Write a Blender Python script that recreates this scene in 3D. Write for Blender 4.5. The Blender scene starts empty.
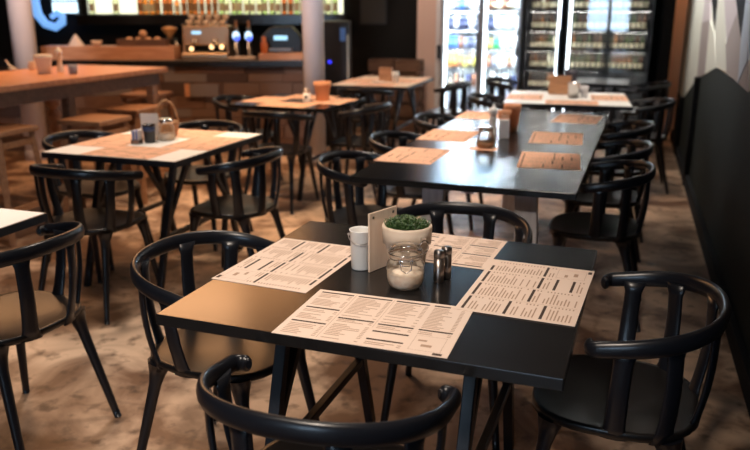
import bpy, bmesh, math, random
from math import sin, cos, pi, sqrt
from mathutils import Vector, Matrix
random.seed(7)
sc = bpy.context.scene
COL = sc.collection

# ------------------------------------------------------------------ materials
def mat(name, color, rough=.5, metal=0, emit=None, es=0, noise=None, spec=.5, coat=0, bump=None):
    m = bpy.data.materials.new(name); m.use_nodes = True
    nt = m.node_tree; b = nt.nodes['Principled BSDF']
    b.inputs['Base Color'].default_value = (*color, 1)
    b.inputs['Roughness'].default_value = rough
    b.inputs['Metallic'].default_value = metal
    b.inputs['Specular IOR Level'].default_value = spec
    b.inputs['Coat Weight'].default_value = coat
    if emit:
        b.inputs['Emission Color'].default_value = (*emit, 1)
        b.inputs['Emission Strength'].default_value = es
    if noise:                       # (scale, second colour, (sx, sy, sz), detail)
        s, c2, st, det = noise
        tc = nt.nodes.new('ShaderNodeTexCoord'); mp = nt.nodes.new('ShaderNodeMapping')
        mp.inputs['Scale'].default_value = st
        nz = nt.nodes.new('ShaderNodeTexNoise'); nz.inputs['Scale'].default_value = s
        nz.inputs['Detail'].default_value = det
        rp = nt.nodes.new('ShaderNodeValToRGB')
        rp.color_ramp.elements[0].position = .35; rp.color_ramp.elements[1].position = .65
        rp.color_ramp.elements[0].color = (*color, 1); rp.color_ramp.elements[1].color = (*c2, 1)
        nt.links.new(tc.outputs['Object'], mp.inputs[0]); nt.links.new(mp.outputs[0], nz.inputs['Vector'])
        nt.links.new(nz.outputs['Fac'], rp.inputs[0]); nt.links.new(rp.outputs[0], b.inputs['Base Color'])
        if bump:
            bp = nt.nodes.new('ShaderNodeBump'); bp.inputs['Strength'].default_value = bump
            bp.inputs['Distance'].default_value = .01
            nt.links.new(nz.outputs['Fac'], bp.inputs['Height']); nt.links.new(bp.outputs[0], b.inputs['Normal'])
    return m

def glass_mat(name, tint=(1, 1, 1), k=1.0):
    m = bpy.data.materials.new(name); m.use_nodes = True
    nt = m.node_tree; nt.nodes.clear()
    o = nt.nodes.new('ShaderNodeOutputMaterial'); mx = nt.nodes.new('ShaderNodeMixShader')
    t = nt.nodes.new('ShaderNodeBsdfTransparent'); g = nt.nodes.new('ShaderNodeBsdfGlossy')
    fr = nt.nodes.new('ShaderNodeFresnel'); fr.inputs['IOR'].default_value = 1.5
    mu = nt.nodes.new('ShaderNodeMath'); mu.operation = 'MULTIPLY'; mu.inputs[1].default_value = k
    mu.use_clamp = True
    t.inputs['Color'].default_value = (*tint, 1); g.inputs['Roughness'].default_value = .02
    nt.links.new(fr.outputs[0], mu.inputs[0]); nt.links.new(mu.outputs[0], mx.inputs[0])
    nt.links.new(t.outputs[0], mx.inputs[1]); nt.links.new(g.outputs[0], mx.inputs[2])
    nt.links.new(mx.outputs[0], o.inputs['Surface'])
    return m

def floor_mat():
    m = bpy.data.materials.new('polished_concrete'); m.use_nodes = True
    nt = m.node_tree; b = nt.nodes['Principled BSDF']; N = nt.nodes.new; L = nt.links.new
    tc = N('ShaderNodeTexCoord')
    n1 = N('ShaderNodeTexNoise'); n1.inputs['Scale'].default_value = 2.0; n1.inputs['Detail'].default_value = 8; n1.inputs['Distortion'].default_value = 1.1
    r1 = N('ShaderNodeValToRGB'); e = r1.color_ramp.elements
    e[0].position = .40; e[0].color = (.15, .075, .040, 1); e[1].position = .60; e[1].color = (.68, .47, .32, 1)
    n2 = N('ShaderNodeTexNoise'); n2.inputs['Scale'].default_value = 13; n2.inputs['Detail'].default_value = 6
    r2 = N('ShaderNodeValToRGB'); e = r2.color_ramp.elements
    e[0].position = .30; e[0].color = (.25, .22, .2, 1); e[1].position = .46; e[1].color = (1, 1, 1, 1)
    vo = N('ShaderNodeTexVoronoi'); vo.feature = 'DISTANCE_TO_EDGE'; vo.inputs['Scale'].default_value = .9
    dn = N('ShaderNodeTexNoise'); dn.inputs['Scale'].default_value = 2.2; dn.inputs['Detail'].default_value = 6
    mxv = N('ShaderNodeMix'); mxv.data_type = 'VECTOR'; mxv.inputs['Factor'].default_value = .35
    r3 = N('ShaderNodeValToRGB'); e = r3.color_ramp.elements
    e[0].position = 0; e[0].color = (.45, .4, .36, 1); e[1].position = .012; e[1].color = (1, 1, 1, 1)
    m1 = N('ShaderNodeMix'); m1.data_type = 'RGBA'; m1.blend_type = 'MULTIPLY'; m1.inputs['Factor'].default_value = .9
    m2 = N('ShaderNodeMix'); m2.data_type = 'RGBA'; m2.blend_type = 'MULTIPLY'; m2.inputs['Factor'].default_value = .5
    L(tc.outputs['Object'], n1.inputs['Vector']); L(tc.outputs['Object'], n2.inputs['Vector'])
    L(tc.outputs['Object'], dn.inputs['Vector'])
    L(tc.outputs['Object'], mxv.inputs['A']); L(dn.outputs['Color'], mxv.inputs['B']); L(mxv.outputs['Result'], vo.inputs['Vector'])
    L(n1.outputs['Fac'], r1.inputs[0]); L(n2.outputs['Fac'], r2.inputs[0]); L(vo.outputs['Distance'], r3.inputs[0])
    L(r1.outputs[0], m1.inputs['A']); L(r2.outputs[0], m1.inputs['B'])
    L(m1.outputs['Result'], m2.inputs['A']); L(r3.outputs[0], m2.inputs['B'])
    L(m2.outputs['Result'], b.inputs['Base Color'])
    rr = N('ShaderNodeMapRange'); rr.inputs['To Min'].default_value = .34; rr.inputs['To Max'].default_value = .6
    L(n1.outputs['Fac'], rr.inputs['Value']); L(rr.outputs[0], b.inputs['Roughness'])
    bp = N('ShaderNodeBump'); bp.inputs['Strength'].default_value = .12; bp.inputs['Distance'].default_value = .01
    L(n2.outputs['Fac'], bp.inputs['Height']); L(bp.outputs[0], b.inputs['Normal'])
    return m

BLACK = mat('black_lacquer', (.008, .009, .013), .30)
SEATM = mat('black_seat', (.007, .006, .006), .33)
TOPBLK = mat('black_laminate', (.012, .011, .011), .21)
EDGE = mat('table_edge', (.012, .014, .02), .45)
STEELB = mat('black_steel', (.012, .013, .018), .42)
WHITETOP = mat('pale_top', (.86, .86, .83), .4)  # white that includes light reflected on these tabletops
PAPER = mat('cream_paper', (.85, .68, .57), .75, spec=.25)
PAPER2 = mat('salmon_paper', (.82, .48, .32), .8, spec=.15)
INK = mat('dark_ink', (.06, .035, .025), .8)
TEXT = mat('text_ink', (.47, .31, .22), .8)
WOOD = mat('honey_wood', (.42, .2, .09), .45, noise=(5, (.6, .32, .16), (1, 8, 8), 4))
WOODO = mat('orange_oiled_wood', (.58, .27, .14), .4, noise=(4, (.72, .38, .22), (1, 7, 7), 4))
WOODD = mat('dark_wood', (.10, .05, .03), .5, noise=(5, (.16, .085, .05), (1, 8, 8), 4))
PALEWOOD = mat('pale_plywood', (.66, .50, .38), .6, noise=(6, (.74, .58, .45), (10, 10, 1), 3))
GREYWOOD = mat('greyed_wood', (.52, .50, .53), .6, noise=(6, (.64, .62, .64), (8, 8, 1), 3))
CONC = floor_mat()
WHITEP = mat('white_paint', (.72, .70, .72), .45)
ENAMEL = mat('white_enamel', (.80, .80, .78), .25)
STEEL = mat('brushed_steel', (.55, .53, .52), .28, 1)
SHKR = mat('shaker_steel', (.36, .31, .28), .3, 1)
DSTEEL = mat('dark_steel', (.22, .20, .19), .3, 1)
TERRA = mat('terracotta', (.62, .28, .14), .7, noise=(8, (.7, .34, .18), (1, 1, 1), 3))
CERAM = mat('cream_pot', (.80, .67, .54), .55, noise=(7, (.74, .59, .45), (1, 1, 5), 4))
SOIL = mat('soil', (.04, .025, .015), .9)
LEAF = mat('cress_leaf', (.055, .125, .03), .5)
LEAF2 = mat('cress_leaf_dark', (.02, .055, .015), .5)
SUGAR = mat('raw_sugar', (.92, .78, .62), .9, noise=(90, (.84, .66, .50), (1, 1, 1), 2))
SPICE = mat('brown_sugar', (.50, .28, .15), .9)
GLASS = glass_mat('clear_glass', (.985, .985, .985), .75)
PANE = glass_mat('door_glass', (.96, .97, .98), 1.6)
RUBBER = mat('rubber', (.5, .35, .25), .6)
WICKER = mat('wicker', (.30, .15, .07), .7, noise=(60, (.42, .24, .12), (1, 1, 3), 2))
DARKWALL = mat('dark_plaster', (.012, .012, .012), .7, spec=.15)
SLATEW = mat('dark_green_paint', (.017, .020, .016), .7, spec=.12)
CREAMW = mat('cream_wall_paint', (.62, .62, .55), .7)
TAUPE = mat('taupe_wall_paint', (.30, .25, .24), .7)
MAUVE = mat('mauve_wall_paint', (.46, .40, .42), .7)
PBLUE = mat('pale_blue_wall_paint', (.42, .48, .58), .7)
WBLACK = mat('black_wall_paint', (.011, .011, .012), .7, spec=.12)
ORANGEW = mat('apricot_plaster', (.70, .40, .25), .8)
PEACH = mat('peach_door_jamb', (.72, .52, .44), .6)
CEILM = mat('dark_ceiling', (.05, .045, .04), .9)
CORK = mat('cork', (.45, .26, .13), .8)
LED = mat('fridge_light_strip', (1, 1, 1), .5, emit=(.80, .92, 1), es=260)
LEDW = mat('fridge_warm_strip', (1, 1, 1), .5, emit=(1, .96, .88), es=42)
LEDV = mat('fridge_edge_light', (1, 1, 1), .5, emit=(.86, .95, 1), es=5)
FWHITE = mat('fridge_white_liner', (.82, .86, .90), .4)
FDARK = mat('fridge_dark_liner', (.05, .05, .055), .5)
FFRAME = mat('fridge_frame', (.02, .022, .025), .4)
FALU = mat('fridge_aluminium', (.62, .66, .70), .35, .6)
LIGHTBOX = mat('bottle_shelf_lightbox', (.9, .9, .7), .5, emit=(.95, .98, .72), es=1.25)
SCREEN = mat('blue_white_screen', (.1, .1, .1), .3, emit=(.62, .85, 1), es=2.0)
NEON = mat('blue_neon', (.2, .4, .8), .3, emit=(.20, .48, 1), es=.9)
POSL = mat('till_screen_glow', (.1, .2, .3), .3, emit=(.40, .75, 1), es=1.3)
BADGE = mat('tap_badge_glow', (.2, .4, .8), .3, emit=(.05, .12, 1), es=1.5)
BADGEW = mat('tap_badge_white', (.8, .9, 1), .3, emit=(.42, .74, 1), es=1.5)
DOTB = mat('blue_indicator', (.05, .05, .9), .3, emit=(.02, .03, 1), es=1.4)
DAYL = mat('daylight_glass', (.8, .9, 1), .5, emit=(.55, .76, 1), es=11)
WARMBULB = mat('warm_bulb', (1, .8, .5), .5, emit=(1, .62, .30), es=2.2)
CHROME = mat('chrome', (.7, .68, .66), .18, 1)
BREAD = mat('bread_crust', (.70, .42, .25), .8)
CLOTH = mat('cream_cloth', (.78, .66, .56), .9)
BLUEPAPER = mat('blue_print', (.05, .16, .55), .6)
REDB = mat('copper_bottle', (.55, .16, .05), .25)

# ------------------------------------------------------------------ mesh helper
class MB:
    def __init__(s): s.v = []; s.f = []; s.m = []; s.s = []
    def add(s, vs, fs, m=0, smooth=False):
        k = len(s.v); s.v += [tuple(v) for v in vs]
        for f in fs: s.f.append([i + k for i in f]); s.m.append(m); s.s.append(smooth)
        return s
    def box(s, c, d, rz=0, m=0, M=None):
        hx, hy, hz = d[0] / 2, d[1] / 2, d[2] / 2
        vs = [Vector((a * hx, b * hy, e * hz)) for e in (-1, 1) for a, b in ((-1, -1), (1, -1), (1, 1), (-1, 1))]
        R = M if M is not None else Matrix.Rotation(rz, 3, 'Z')
        vs = [R @ v + Vector(c) for v in vs]
        return s.add(vs, [(3, 2, 1, 0), (4, 5, 6, 7), (0, 1, 5, 4), (1, 2, 6, 5), (2, 3, 7, 6), (3, 0, 4, 7)], m)
    def beam(s, p0, p1, w, t, m=0, up=(0, 0, 1)):
        p0, p1 = Vector(p0), Vector(p1); d = p1 - p0; z = d.normalized()
        x = z.cross(Vector(up))
        if x.length < 1e-4: x = Vector((1, 0, 0))
        x.normalize(); y = z.cross(x)
        M = Matrix((x, y, z)).transposed()
        return s.box((p0 + p1) / 2, (w, t, d.length), m=m, M=M)
    def sweep(s, pts, rs, ru=None, n=10, m=0, upz=True, closed=False):
        pts = [Vector(p) for p in pts]; N = len(pts)
        if not hasattr(rs, '__len__'): rs = [rs] * N
        if ru is None: ru = rs
        if not hasattr(ru, '__len__'): ru = [ru] * N
        vs = []; prev = None
        for i, p in enumerate(pts):
            if closed: t = pts[(i + 1) % N] - pts[i - 1]
            else: t = pts[min(i + 1, N - 1)] - pts[max(i - 1, 0)]
            t.normalize()
            if upz and abs(t.z) < .95: side = t.cross(Vector((0, 0, 1)))
            elif prev is not None: side = prev - t * prev.dot(t)
            else: side = t.cross(Vector((0, 1, 0)) if abs(t.y) < .9 else Vector((1, 0, 0)))
            side.normalize(); prev = side; up = side.cross(t)
            for k in range(n):
                a = 2 * pi * k / n
                vs.append(p + side * cos(a) * rs[i] + up * sin(a) * ru[i])
        fs = []
        R = N if closed else N - 1
        for i in range(R):
            j = (i + 1) % N
            for k in range(n):
                k2 = (k + 1) % n
                fs.append((i * n + k, j * n + k, j * n + k2, i * n + k2)[::-1])
        s.add(vs, fs, m, True)
        if not closed:
            b = len(s.v) - len(vs)
            s.f.append([b + k for k in range(n)]); s.m.append(m); s.s.append(False)
            s.f.append([b + (N - 1) * n + k for k in range(n)][::-1]); s.m.append(m); s.s.append(False)
        return s
    def lathe(s, prof, n=20, o=(0, 0, 0), m=0, cap0=True, cap1=True, smooth=True):
        o = Vector(o); vs = []; fs = []
        for r, z in prof:
            for k in range(n):
                a = 2 * pi * k / n; vs.append(o + Vector((r * cos(a), r * sin(a), z)))
        for i in range(len(prof) - 1):
            for k in range(n):
                k2 = (k + 1) % n
                fs.append((i * n + k, i * n + k2, (i + 1) * n + k2, (i + 1) * n + k))
        s.add(vs, fs, m, smooth); b = len(s.v) - len(vs)
        if cap0: s.f.append([b + k for k in range(n)][::-1]); s.m.append(m); s.s.append(False)
        if cap1: s.f.append([b + (len(prof) - 1) * n + k for k in range(n)]); s.m.append(m); s.s.append(False)
        return s
    def blob(s, c, r, m=0, n=12, k=8, jit=0):
        vs = []; fs = []
        for i in range(k + 1):
            ph = pi * i / k
            for j in range(n):
                a = 2 * pi * j / n; q = 1 + random.uniform(-jit, jit)
                vs.append((c[0] + r[0] * sin(ph) * cos(a) * q, c[1] + r[1] * sin(ph) * sin(a) * q, c[2] - r[2] * cos(ph)))
        for i in range(k):
            for j in range(n):
                j2 = (j + 1) % n; fs.append((i * n + j, i * n + j2, (i + 1) * n + j2, (i + 1) * n + j))
        return s.add(vs, fs, m, True)
    def build(s, name, mats, parent=None, loc=(0, 0, 0), rz=0, bevel=0):
        me = bpy.data.meshes.new(name)
        me.from_pydata(s.v, [], s.f)
        if not isinstance(mats, (list, tuple)): mats = [mats]
        for x in mats: me.materials.append(x)
        me.polygons.foreach_set('material_index', s.m); me.polygons.foreach_set('use_smooth', s.s)
        me.update()
        o = bpy.data.objects.new(name, me); COL.objects.link(o)
        if parent: o.parent = parent
        o.location = loc; o.rotation_euler = (0, 0, rz)
        if bevel:
            b = o.modifiers.new('edge', 'BEVEL'); b.width = bevel; b.segments = 2; b.limit_method = 'ANGLE'
        return o

def tag(o, label, cat, group=None):
    o['label'] = label; o['category'] = cat
    if group: o['group'] = group
    return o
def thing(name, label, cat, loc=(0, 0, 0), rz=0, group=None):
    o = bpy.data.objects.new(name, None); COL.objects.link(o); o.empty_display_size = .1
    o.location = loc; o.rotation_euler = (0, 0, rz)
    return tag(o, label, cat, group)
def structure(o): o['kind'] = 'structure'; return o
def tree(o, parent=None):
    c = o.copy(); COL.objects.link(c)
    if parent: c.parent = parent
    for ch in list(o.children): tree(ch, c)
    return c

AL = .345                                   # the room is turned by this angle
def room(u, v): return (u * cos(AL) + v * sin(AL), -u * sin(AL) + v * cos(AL))

# ------------------------------------------------------------------ setting
structure(MB().box((-1.5, 5, -.05), (14, 18, .1)).build('floor', CONC))
structure(MB().box((-1.5, 5, 3.35), (14, 18, .1)).build('ceiling', CEILM))
# mural wall: base plane plus painted facets, local x = distance along the wall, z up
wall = MB(); wall.box((4.55, -.06, 1.65), (9.9, .12, 3.3), m=0)
def facet(poly, m, d):
    vs = [(s_, d, z) for s_, z in poly] + [(s_, 0, z) for s_, z in poly]; n = len(poly)
    wall.add(vs, [list(range(n))] + [(i, (i + 1) % n, n + (i + 1) % n, n + i) for i in range(n)], m)
facet([(9.45, 0), (9.45, .55), (8.6, .55), (8.15, .64), (6.99, .9), (5.59, 1.09), (-.3, 1.08), (-.3, 0)], 1, .004)
U = 2.6
CR = [[(8.54, U), (7.11, U), (7.11, 1.56), (6.99, .9), (8.15, .64), (8.54, 1.57)], [(6.44, 1.4), (6.02, 1.32), (5.59, 1.09), (6.32, .99)],
      [(6.01, U), (5.55, U), (5.55, 1.54), (5.18, 1.27), (4.94, 1.11), (5.59, 1.09), (5.96, 1.33), (6.01, 1.54)]]
TA = [[(7.15, 1.37), (6.44, 1.4), (6.32, .99), (6.99, .9)], [(4.79, 1.46), (4.45, 1.31), (4.35, 1.09), (4.93, 1.1), (5.17, 1.26)], [(4.11, 1.23), (4.35, 1.09), (3.96, 1.08)]]
MA = [[(7.1, U), (6.56, U), (6.56, 1.55), (6.44, 1.4), (7.1, 1.37)], [(5.55, U), (4.91, U), (4.91, 1.53), (4.79, 1.46), (5.14, 1.28), (5.55, 1.54)]]
BK = [[(6.47, U), (6.01, U), (6.01, 1.54), (5.96, 1.33), (6.47, 1.55)], [(4.91, U), (4.47, U), (4.47, 1.53), (4.46, 1.32), (4.91, 1.53)]]
PB = [[(4.47, U), (4.2, U), (4.2, 1.53), (4.11, 1.23), (4.35, 1.09), (4.45, 1.31), (4.47, 1.53)]]
for k, P in ((2, CR), (3, TA), (4, MA), (5, BK), (6, PB)):
    for p in P: facet(p, k, .006 + .001 * k)
# more of the same pattern out of frame, nearer the front of the room
facet([(3.9, U), (3.2, U), (2.9, 1.1), (3.7, 1.1)], 3, .008); facet([(2.8, U), (2.2, U), (2.5, 1.1)], 2, .008)
wang = math.atan2(.949, .3158)
wo = structure(wall.build('wall_right', [CREAMW, SLATEW, CREAMW, TAUPE, MAUVE, WBLACK, PBLUE], None, (.614, -.005, 0), wang))
for i, (s_, z1) in enumerate(((6.75, .93), (8.3, .6))):     # pilasters on the dark wainscot
    p = MB().box((0, .02, z1 / 2), (.10, .05, z1)).build('trim_%d' % (i + 1), WBLACK, None,
        (.614 + .3158 * s_, -.005 + .949 * s_, 0), wang); structure(p)
structure(MB().box((4.6, .022, .05), (9.6, .03, .1)).build('baseboard_right', WBLACK, None, (.614, -.005, 0), wang))
# back walls
x0, y0 = room(.40, 9.95)
structure(MB().box((0, 0, 1.65), (.34, .1, 3.3)).build('wall_recess', ORANGEW, None, (*room(.32, 9.9), 0), -AL))
structure(MB().box((0, 0, 1.65), (.12, .5, 3.3)).build('trim_4', WBLACK, None, (*room(.155, 9.40), 0), -AL))
structure(MB().box((0, 0, 1.65), (2.9, .1, 3.3)).build('wall_back', DARKWALL, None, (*room(-1.2, 10.0), 0), -AL))
structure(MB().box((0, 0, 1.65), (.235, .2, 3.3)).box((.15, -.02, 1.65), (.06, .24, 3.3), m=1).box((.165, -.155, .98), (.045, .03, .16), m=2)
          .build('trim_5', [PEACH, WHITEP, FFRAME], None, (.655, 9.62, 0), -.2))
structure(MB().box((-3.0, 9.85, 1.65), (7.1, .1, 3.3)).build('wall_bar', DARKWALL))
structure(MB().box((-8.4, 5, 1.65), (.1, 18, 3.3)).build('wall_left', DARKWALL))
# front wall behind the viewer, with the big window that shows in the fridge glass
fw = MB()
WX0, WX1, WZ0, WZ1, FY = -2.75, -1.45, .85, 2.3, -3.3
fw.box(((-8.4 + WX0) / 2, FY, 1.65), (WX0 + 8.4, .12, 3.3)); fw.box(((WX1 + 3) / 2, FY, 1.65), (3 - WX1, .12, 3.3))
fw.box(((WX0 + WX1) / 2, FY, WZ0 / 2), (WX1 - WX0, .12, WZ0)); fw.box(((WX0 + WX1) / 2, FY, (WZ1 + 3.3) / 2), (WX1 - WX0, .12, 3.3 - WZ1))
structure(fw.build('wall_front', DARKWALL))
wf = MB(); wx = (WX0 + WX1) / 2; wz = (WZ0 + WZ1) / 2
for x in (WX0 + .03, WX1 - .03): wf.box((x, FY, wz), (.06, .1, WZ1 - WZ0))
for z in (WZ0 + .03, WZ1 - .03): wf.box((wx, FY, z), (WX1 - WX0, .1, .06))
w1 = structure(wf.build('window_1', WBLACK))
MB().box((wx, FY - .02, wz), (WX1 - WX0 - .06, .02, WZ1 - WZ0 - .06)).build('pane', DAYL, w1)

# columns
for (x, y, r, lab) in ((-.59, 7.35, .103, 'white round column standing behind the dark table with a terracotta pot'),
                       (-3.47, 7.6, .112, 'white round column rising behind the high wooden table')):
    t = thing('column', lab, 'column', (x, y, 0))
    MB().lathe([(r, 0), (r, 3.3)], 28).build('shaft', WHITEP, t)
    MB().lathe([(r + .012, 0), (r + .012, .08), (r + .001, .1)], 28).build('base_collar', GREYWOOD, t)

# ------------------------------------------------------------------ tables
def trestle(t, u, half, top, m, slab=False):
    """A-frame seen from the table's side: two raked legs, a tie and a short brace"""
    for sy in (-1, 1):
        b = MB()
        if slab: b.beam((u, sy * half * .78, 0), (u, sy * half * .62, top), .10, .045, up=(1, 0, 0))
        else: b.beam((u, sy * half * .95, 0), (u, sy * half * .45, top), .032, .032)
        b.build('leg', m, t, bevel=.003)
    if slab: MB().box((u, 0, top - .06), (.05, half * 1.4, .1)).build('crossbar', m, t, bevel=.003)
    else:
        MB().box((u, 0, .30), (.026, half * 1.54, .026)).build('crossbar', m, t, bevel=.003)
        for sy in (-1, 1):
            MB().beam((u, sy * half * .72, .34), (u, sy * half * .12, top), .024, .024).build('brace', m, t)

def table(name, label, c, yaw, W, D, topm, slab=False, legs=None, thick=.03, legmat=None, H=.75):
    t = thing(name, label, 'table', (*c, 0), yaw)
    MB().box((0, 0, H - thick / 2), (W, D, thick)).build('tabletop', topm if not isinstance(topm, tuple) else topm[0], t, bevel=.0025)
    if isinstance(topm, tuple):
        e = MB(); z = H - thick / 2 - .002
        for sx in (-1, 1): e.box((sx * (W / 2 + .003), 0, z), (.006, D + .012, thick))
        for sy in (-1, 1): e.box((0, sy * (D / 2 + .003), z), (W, .006, thick))
        e.build('edge_band', topm[1], t)
    lm = legmat or STEELB
    for u in (legs or (.235 / W,)):
        trestle(t, u * W, D / 2, H - thick, lm, slab)
        if True: trestle(t, -u * W, D / 2, H - thick, lm, slab)
    return t

FY_ = -.351; FC = (.077, 1.977)
TF = table('dining_table', 'black square dining table carrying the potted cress and four menus', FC, FY_, .991, .911, TOPBLK, legs=(.26,))
LY = -.343; LC = (.795, 4.385)
TL = thing('dining_table', 'long black dining table carrying the white pepper mill, on pale plank legs', 'table', (*LC, 0), LY)
MB().box((0, 0, .735), (1.0, 2.62, .03)).build('tabletop', TOPBLK, TL, bevel=.0025)
for v in (-1.12, 1.12):
    for u in (-.15, .27):
        b = MB(); b.beam((u * 1.15, v * 1.04, 0), (u, v, .72), .10, .045, up=(0, 1, 0)); b.build('leg', GREYWOOD, TL, bevel=.003)
MB().box((0, 0, .69), (.06, 2.2, .055)).build('rail', GREYWOOD, TL)
T2 = table('dining_table', 'white-topped square table carrying the wicker basket and black cup', (-1.23, 4.23), -.34, .82, .92, (WHITETOP, EDGE))
T1 = table('dining_table', 'bare white-topped table cut off by the photo edge beside a brown-lit chair', (-1.737, 2.435), -.33, .8, .8, (WHITETOP, EDGE), legs=(.10,))
T3 = table('dining_table', 'black table with salmon menus standing before the white column', (-.63, 6.26), -.38, .85, .85, TOPBLK, legs=(.22,))
T4 = table('dining_table', 'table with a pale sheen standing before the dark back wall', (.10, 8.06), -.30, .80, 1.15, (PALEWOOD, EDGE))  # pale top colour stands in for fridge light reflected on it
T5 = table('dining_table', 'table with a pale sheen and a wooden crate between long table and fridges', (1.65, 6.48), -.25, 1.0, 1.0, (WHITETOP, EDGE))  # whitish reflection of the fridges put into the top colour
T6 = table('dining_table', 'bare table with a grey sheen pushed close to the glass fridges', (2.32, 8.1), -.34, .75, .7, (mat('grey_sheen_top', (.30, .34, .38), .3), EDGE))  # grey-blue of the top is reflected light put into its colour

# ------------------------------------------------------------------ chair
def rail_pts():
    a, b, c, R = .262, .232, .056, .022
    e = .9; P = []
    n = 44
    back = []
    for i in range(n):
        ph = pi + pi * i / (n - 1)
        cx, sy = cos(ph), sin(ph)
        back.append((a * math.copysign(abs(cx) ** e, cx), b * math.copysign(abs(sy) ** e, sy)))
    cur = [(a - R + R * cos(t), c + R * sin(t)) for t in [pi * .75 * k / 9 for k in range(10)]]
    left = [(-x, y) for x, y in cur[::-1]]
    P = left + back + cur
    out = []
    for x, y in P:
        t = (y + b) / (c + R + b); out.append((x, y, .738 - .052 * t))
    return out
RP = rail_pts()
def superr(a, hw, hf, hb, p=2.9):
    x, y = cos(a), sin(a); h = hf if y > 0 else hb
    k = (abs(x) ** p + abs(y) ** p) ** (-1 / p)
    return x * k * hw * (1 - .05 * (y * k < 0) * abs(y * k)), y * k * h
def make_chair():
    t = thing('armchair', 'tmp', 'chair')
    s = MB(); n = 40; rings = [0.0, .35, .62, .82, .93, .985, 1.0]
    vs = []
    dz = lambda r, a: .452 - .016 * (1 - r ** 2) ** 1.0 + .006 * r * r - (.016 * max(0, sin(a)) ** 3 * r ** 4)
    for r in rings[1:]:
        for k in range(n):
            a = 2 * pi * k / n; x, y = superr(a, .222, .235, .20)
            vs.append((x * r, y * r, dz(r, a) - (.004 if r == 1 else 0)))
    for r, zz in ((1.0, -.018), (.94, -.03), (.5, -.034)):
        for k in range(n):
            a = 2 * pi * k / n; x, y = superr(a, .222, .235, .20)
            vs.append((x * r, y * r, dz(1, a) + zz))
    c0 = len(vs); vs.append((0, 0, dz(0, 0))); vs.append((0, 0, .418))
    fs = []
    R = len(rings) - 1 + 3
    for k in range(n): fs.append((c0, k, (k + 1) % n))
    for i in range(R - 1):
        for k in range(n):
            k2 = (k + 1) % n; fs.append((i * n + k, (i + 1) * n + k, (i + 1) * n + k2, i * n + k2))
    for k in range(n): fs.append((c0 + 1, (R - 1) * n + (k + 1) % n, (R - 1) * n + k))
    s.add(vs, fs, 0, True); s.build('seat', SEATM, t)
    N = len(RP)
    r = MB(); rs = []; ru = []
    for i, p in enumerate(RP):
        q = abs(i / (N - 1) - .5) * 2
        g = min(1, max(0, (q - .52) / .33)); g = g * g * (3 - 2 * g)      # flat band at the back, flat paddle at the tips
        rs.append(.0125 * (1 - g) + .0140 * g); ru.append(.0250 * (1 - g) + .0205 * g)
    for k, sc_ in ((0, .5), (1, .85), (N - 1, .5), (N - 2, .85)): rs[k] *= sc_; ru[k] *= sc_
    r.sweep(RP, rs, ru, n=14); r.build('back_rail', BLACK, t)
    def railz(y): return .738 - .052 * (y + .232) / .312
    spec = [(-1, .207, .005, .251, -.005), (1, .207, .005, .251, -.005), (-1, .185, -.112, .222, -.118), (1, .185, -.112, .222, -.118),
            (-1, .082, -.185, .102, -.210), (1, .082, -.185, .102, -.210)]
    for sx, bx, by, tx, ty in spec:
        p0 = Vector((sx * bx, by, .43)); p1 = Vector((sx * tx, ty, railz(ty) - .005))
        d = p1 - p0; out = Vector((p0.x, p0.y * 1.2, 0)).normalized()
        tang = out.cross(Vector((0, 0, 1)))
        pts = []; ra = []; rb = []
        for k in range(9):
            q = k / 8; pts.append(p0 + d * q + out * (.012 * sin(pi * q)))
            fl = .012 * max(0, 1 - q / .18) ** 2 + .012 * max(0, 1 - (1 - q) / .18) ** 2
            ra.append(.0265 - .004 * q + fl); rb.append(.0085 + fl * .25)
        vs = []; fs = []; n2 = 10
        for p, a_, b_ in zip(pts, ra, rb):
            for k in range(n2):
                th = 2 * pi * k / n2
                vs.append(p + tang * a_ * cos(th) + out * b_ * sin(th))
        for i in range(8):
            for k in range(n2):
                k2 = (k + 1) % n2; fs.append((i * n2 + k, i * n2 + k2, (i + 1) * n2 + k2, (i + 1) * n2 + k))
        m_ = MB(); m_.add(vs, fs, 0, True)
        m_.f.append(list(range(n2))[::-1]); m_.f.append([8 * n2 + k for k in range(n2)]); m_.m += [0, 0]; m_.s += [False, False]
        m_.build('back_slat', BLACK, t)
    for sx, top, foot in ((-1, (.158, .165), (.205, .235)), (1, (.158, .165), (.205, .235)), (-1, (.165, -.125), (.212, -.232)), (1, (.165, -.125), (.212, -.232))):
        p0 = Vector((sx * top[0], top[1], .43)); p1 = Vector((sx * foot[0], foot[1], 0))
        pts = []; rr = []
        for k in range(12):
            q = k / 11; p = p0.lerp(p1, q); pts.append(p)
            rr.append(.0205 - .0075 * q + .018 * max(0, 1 - q / .22) ** 2)
        pts[-1].z = 0
        MB().sweep(pts, rr, n=12, upz=False).build('leg', BLACK, t)
    return t

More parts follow.
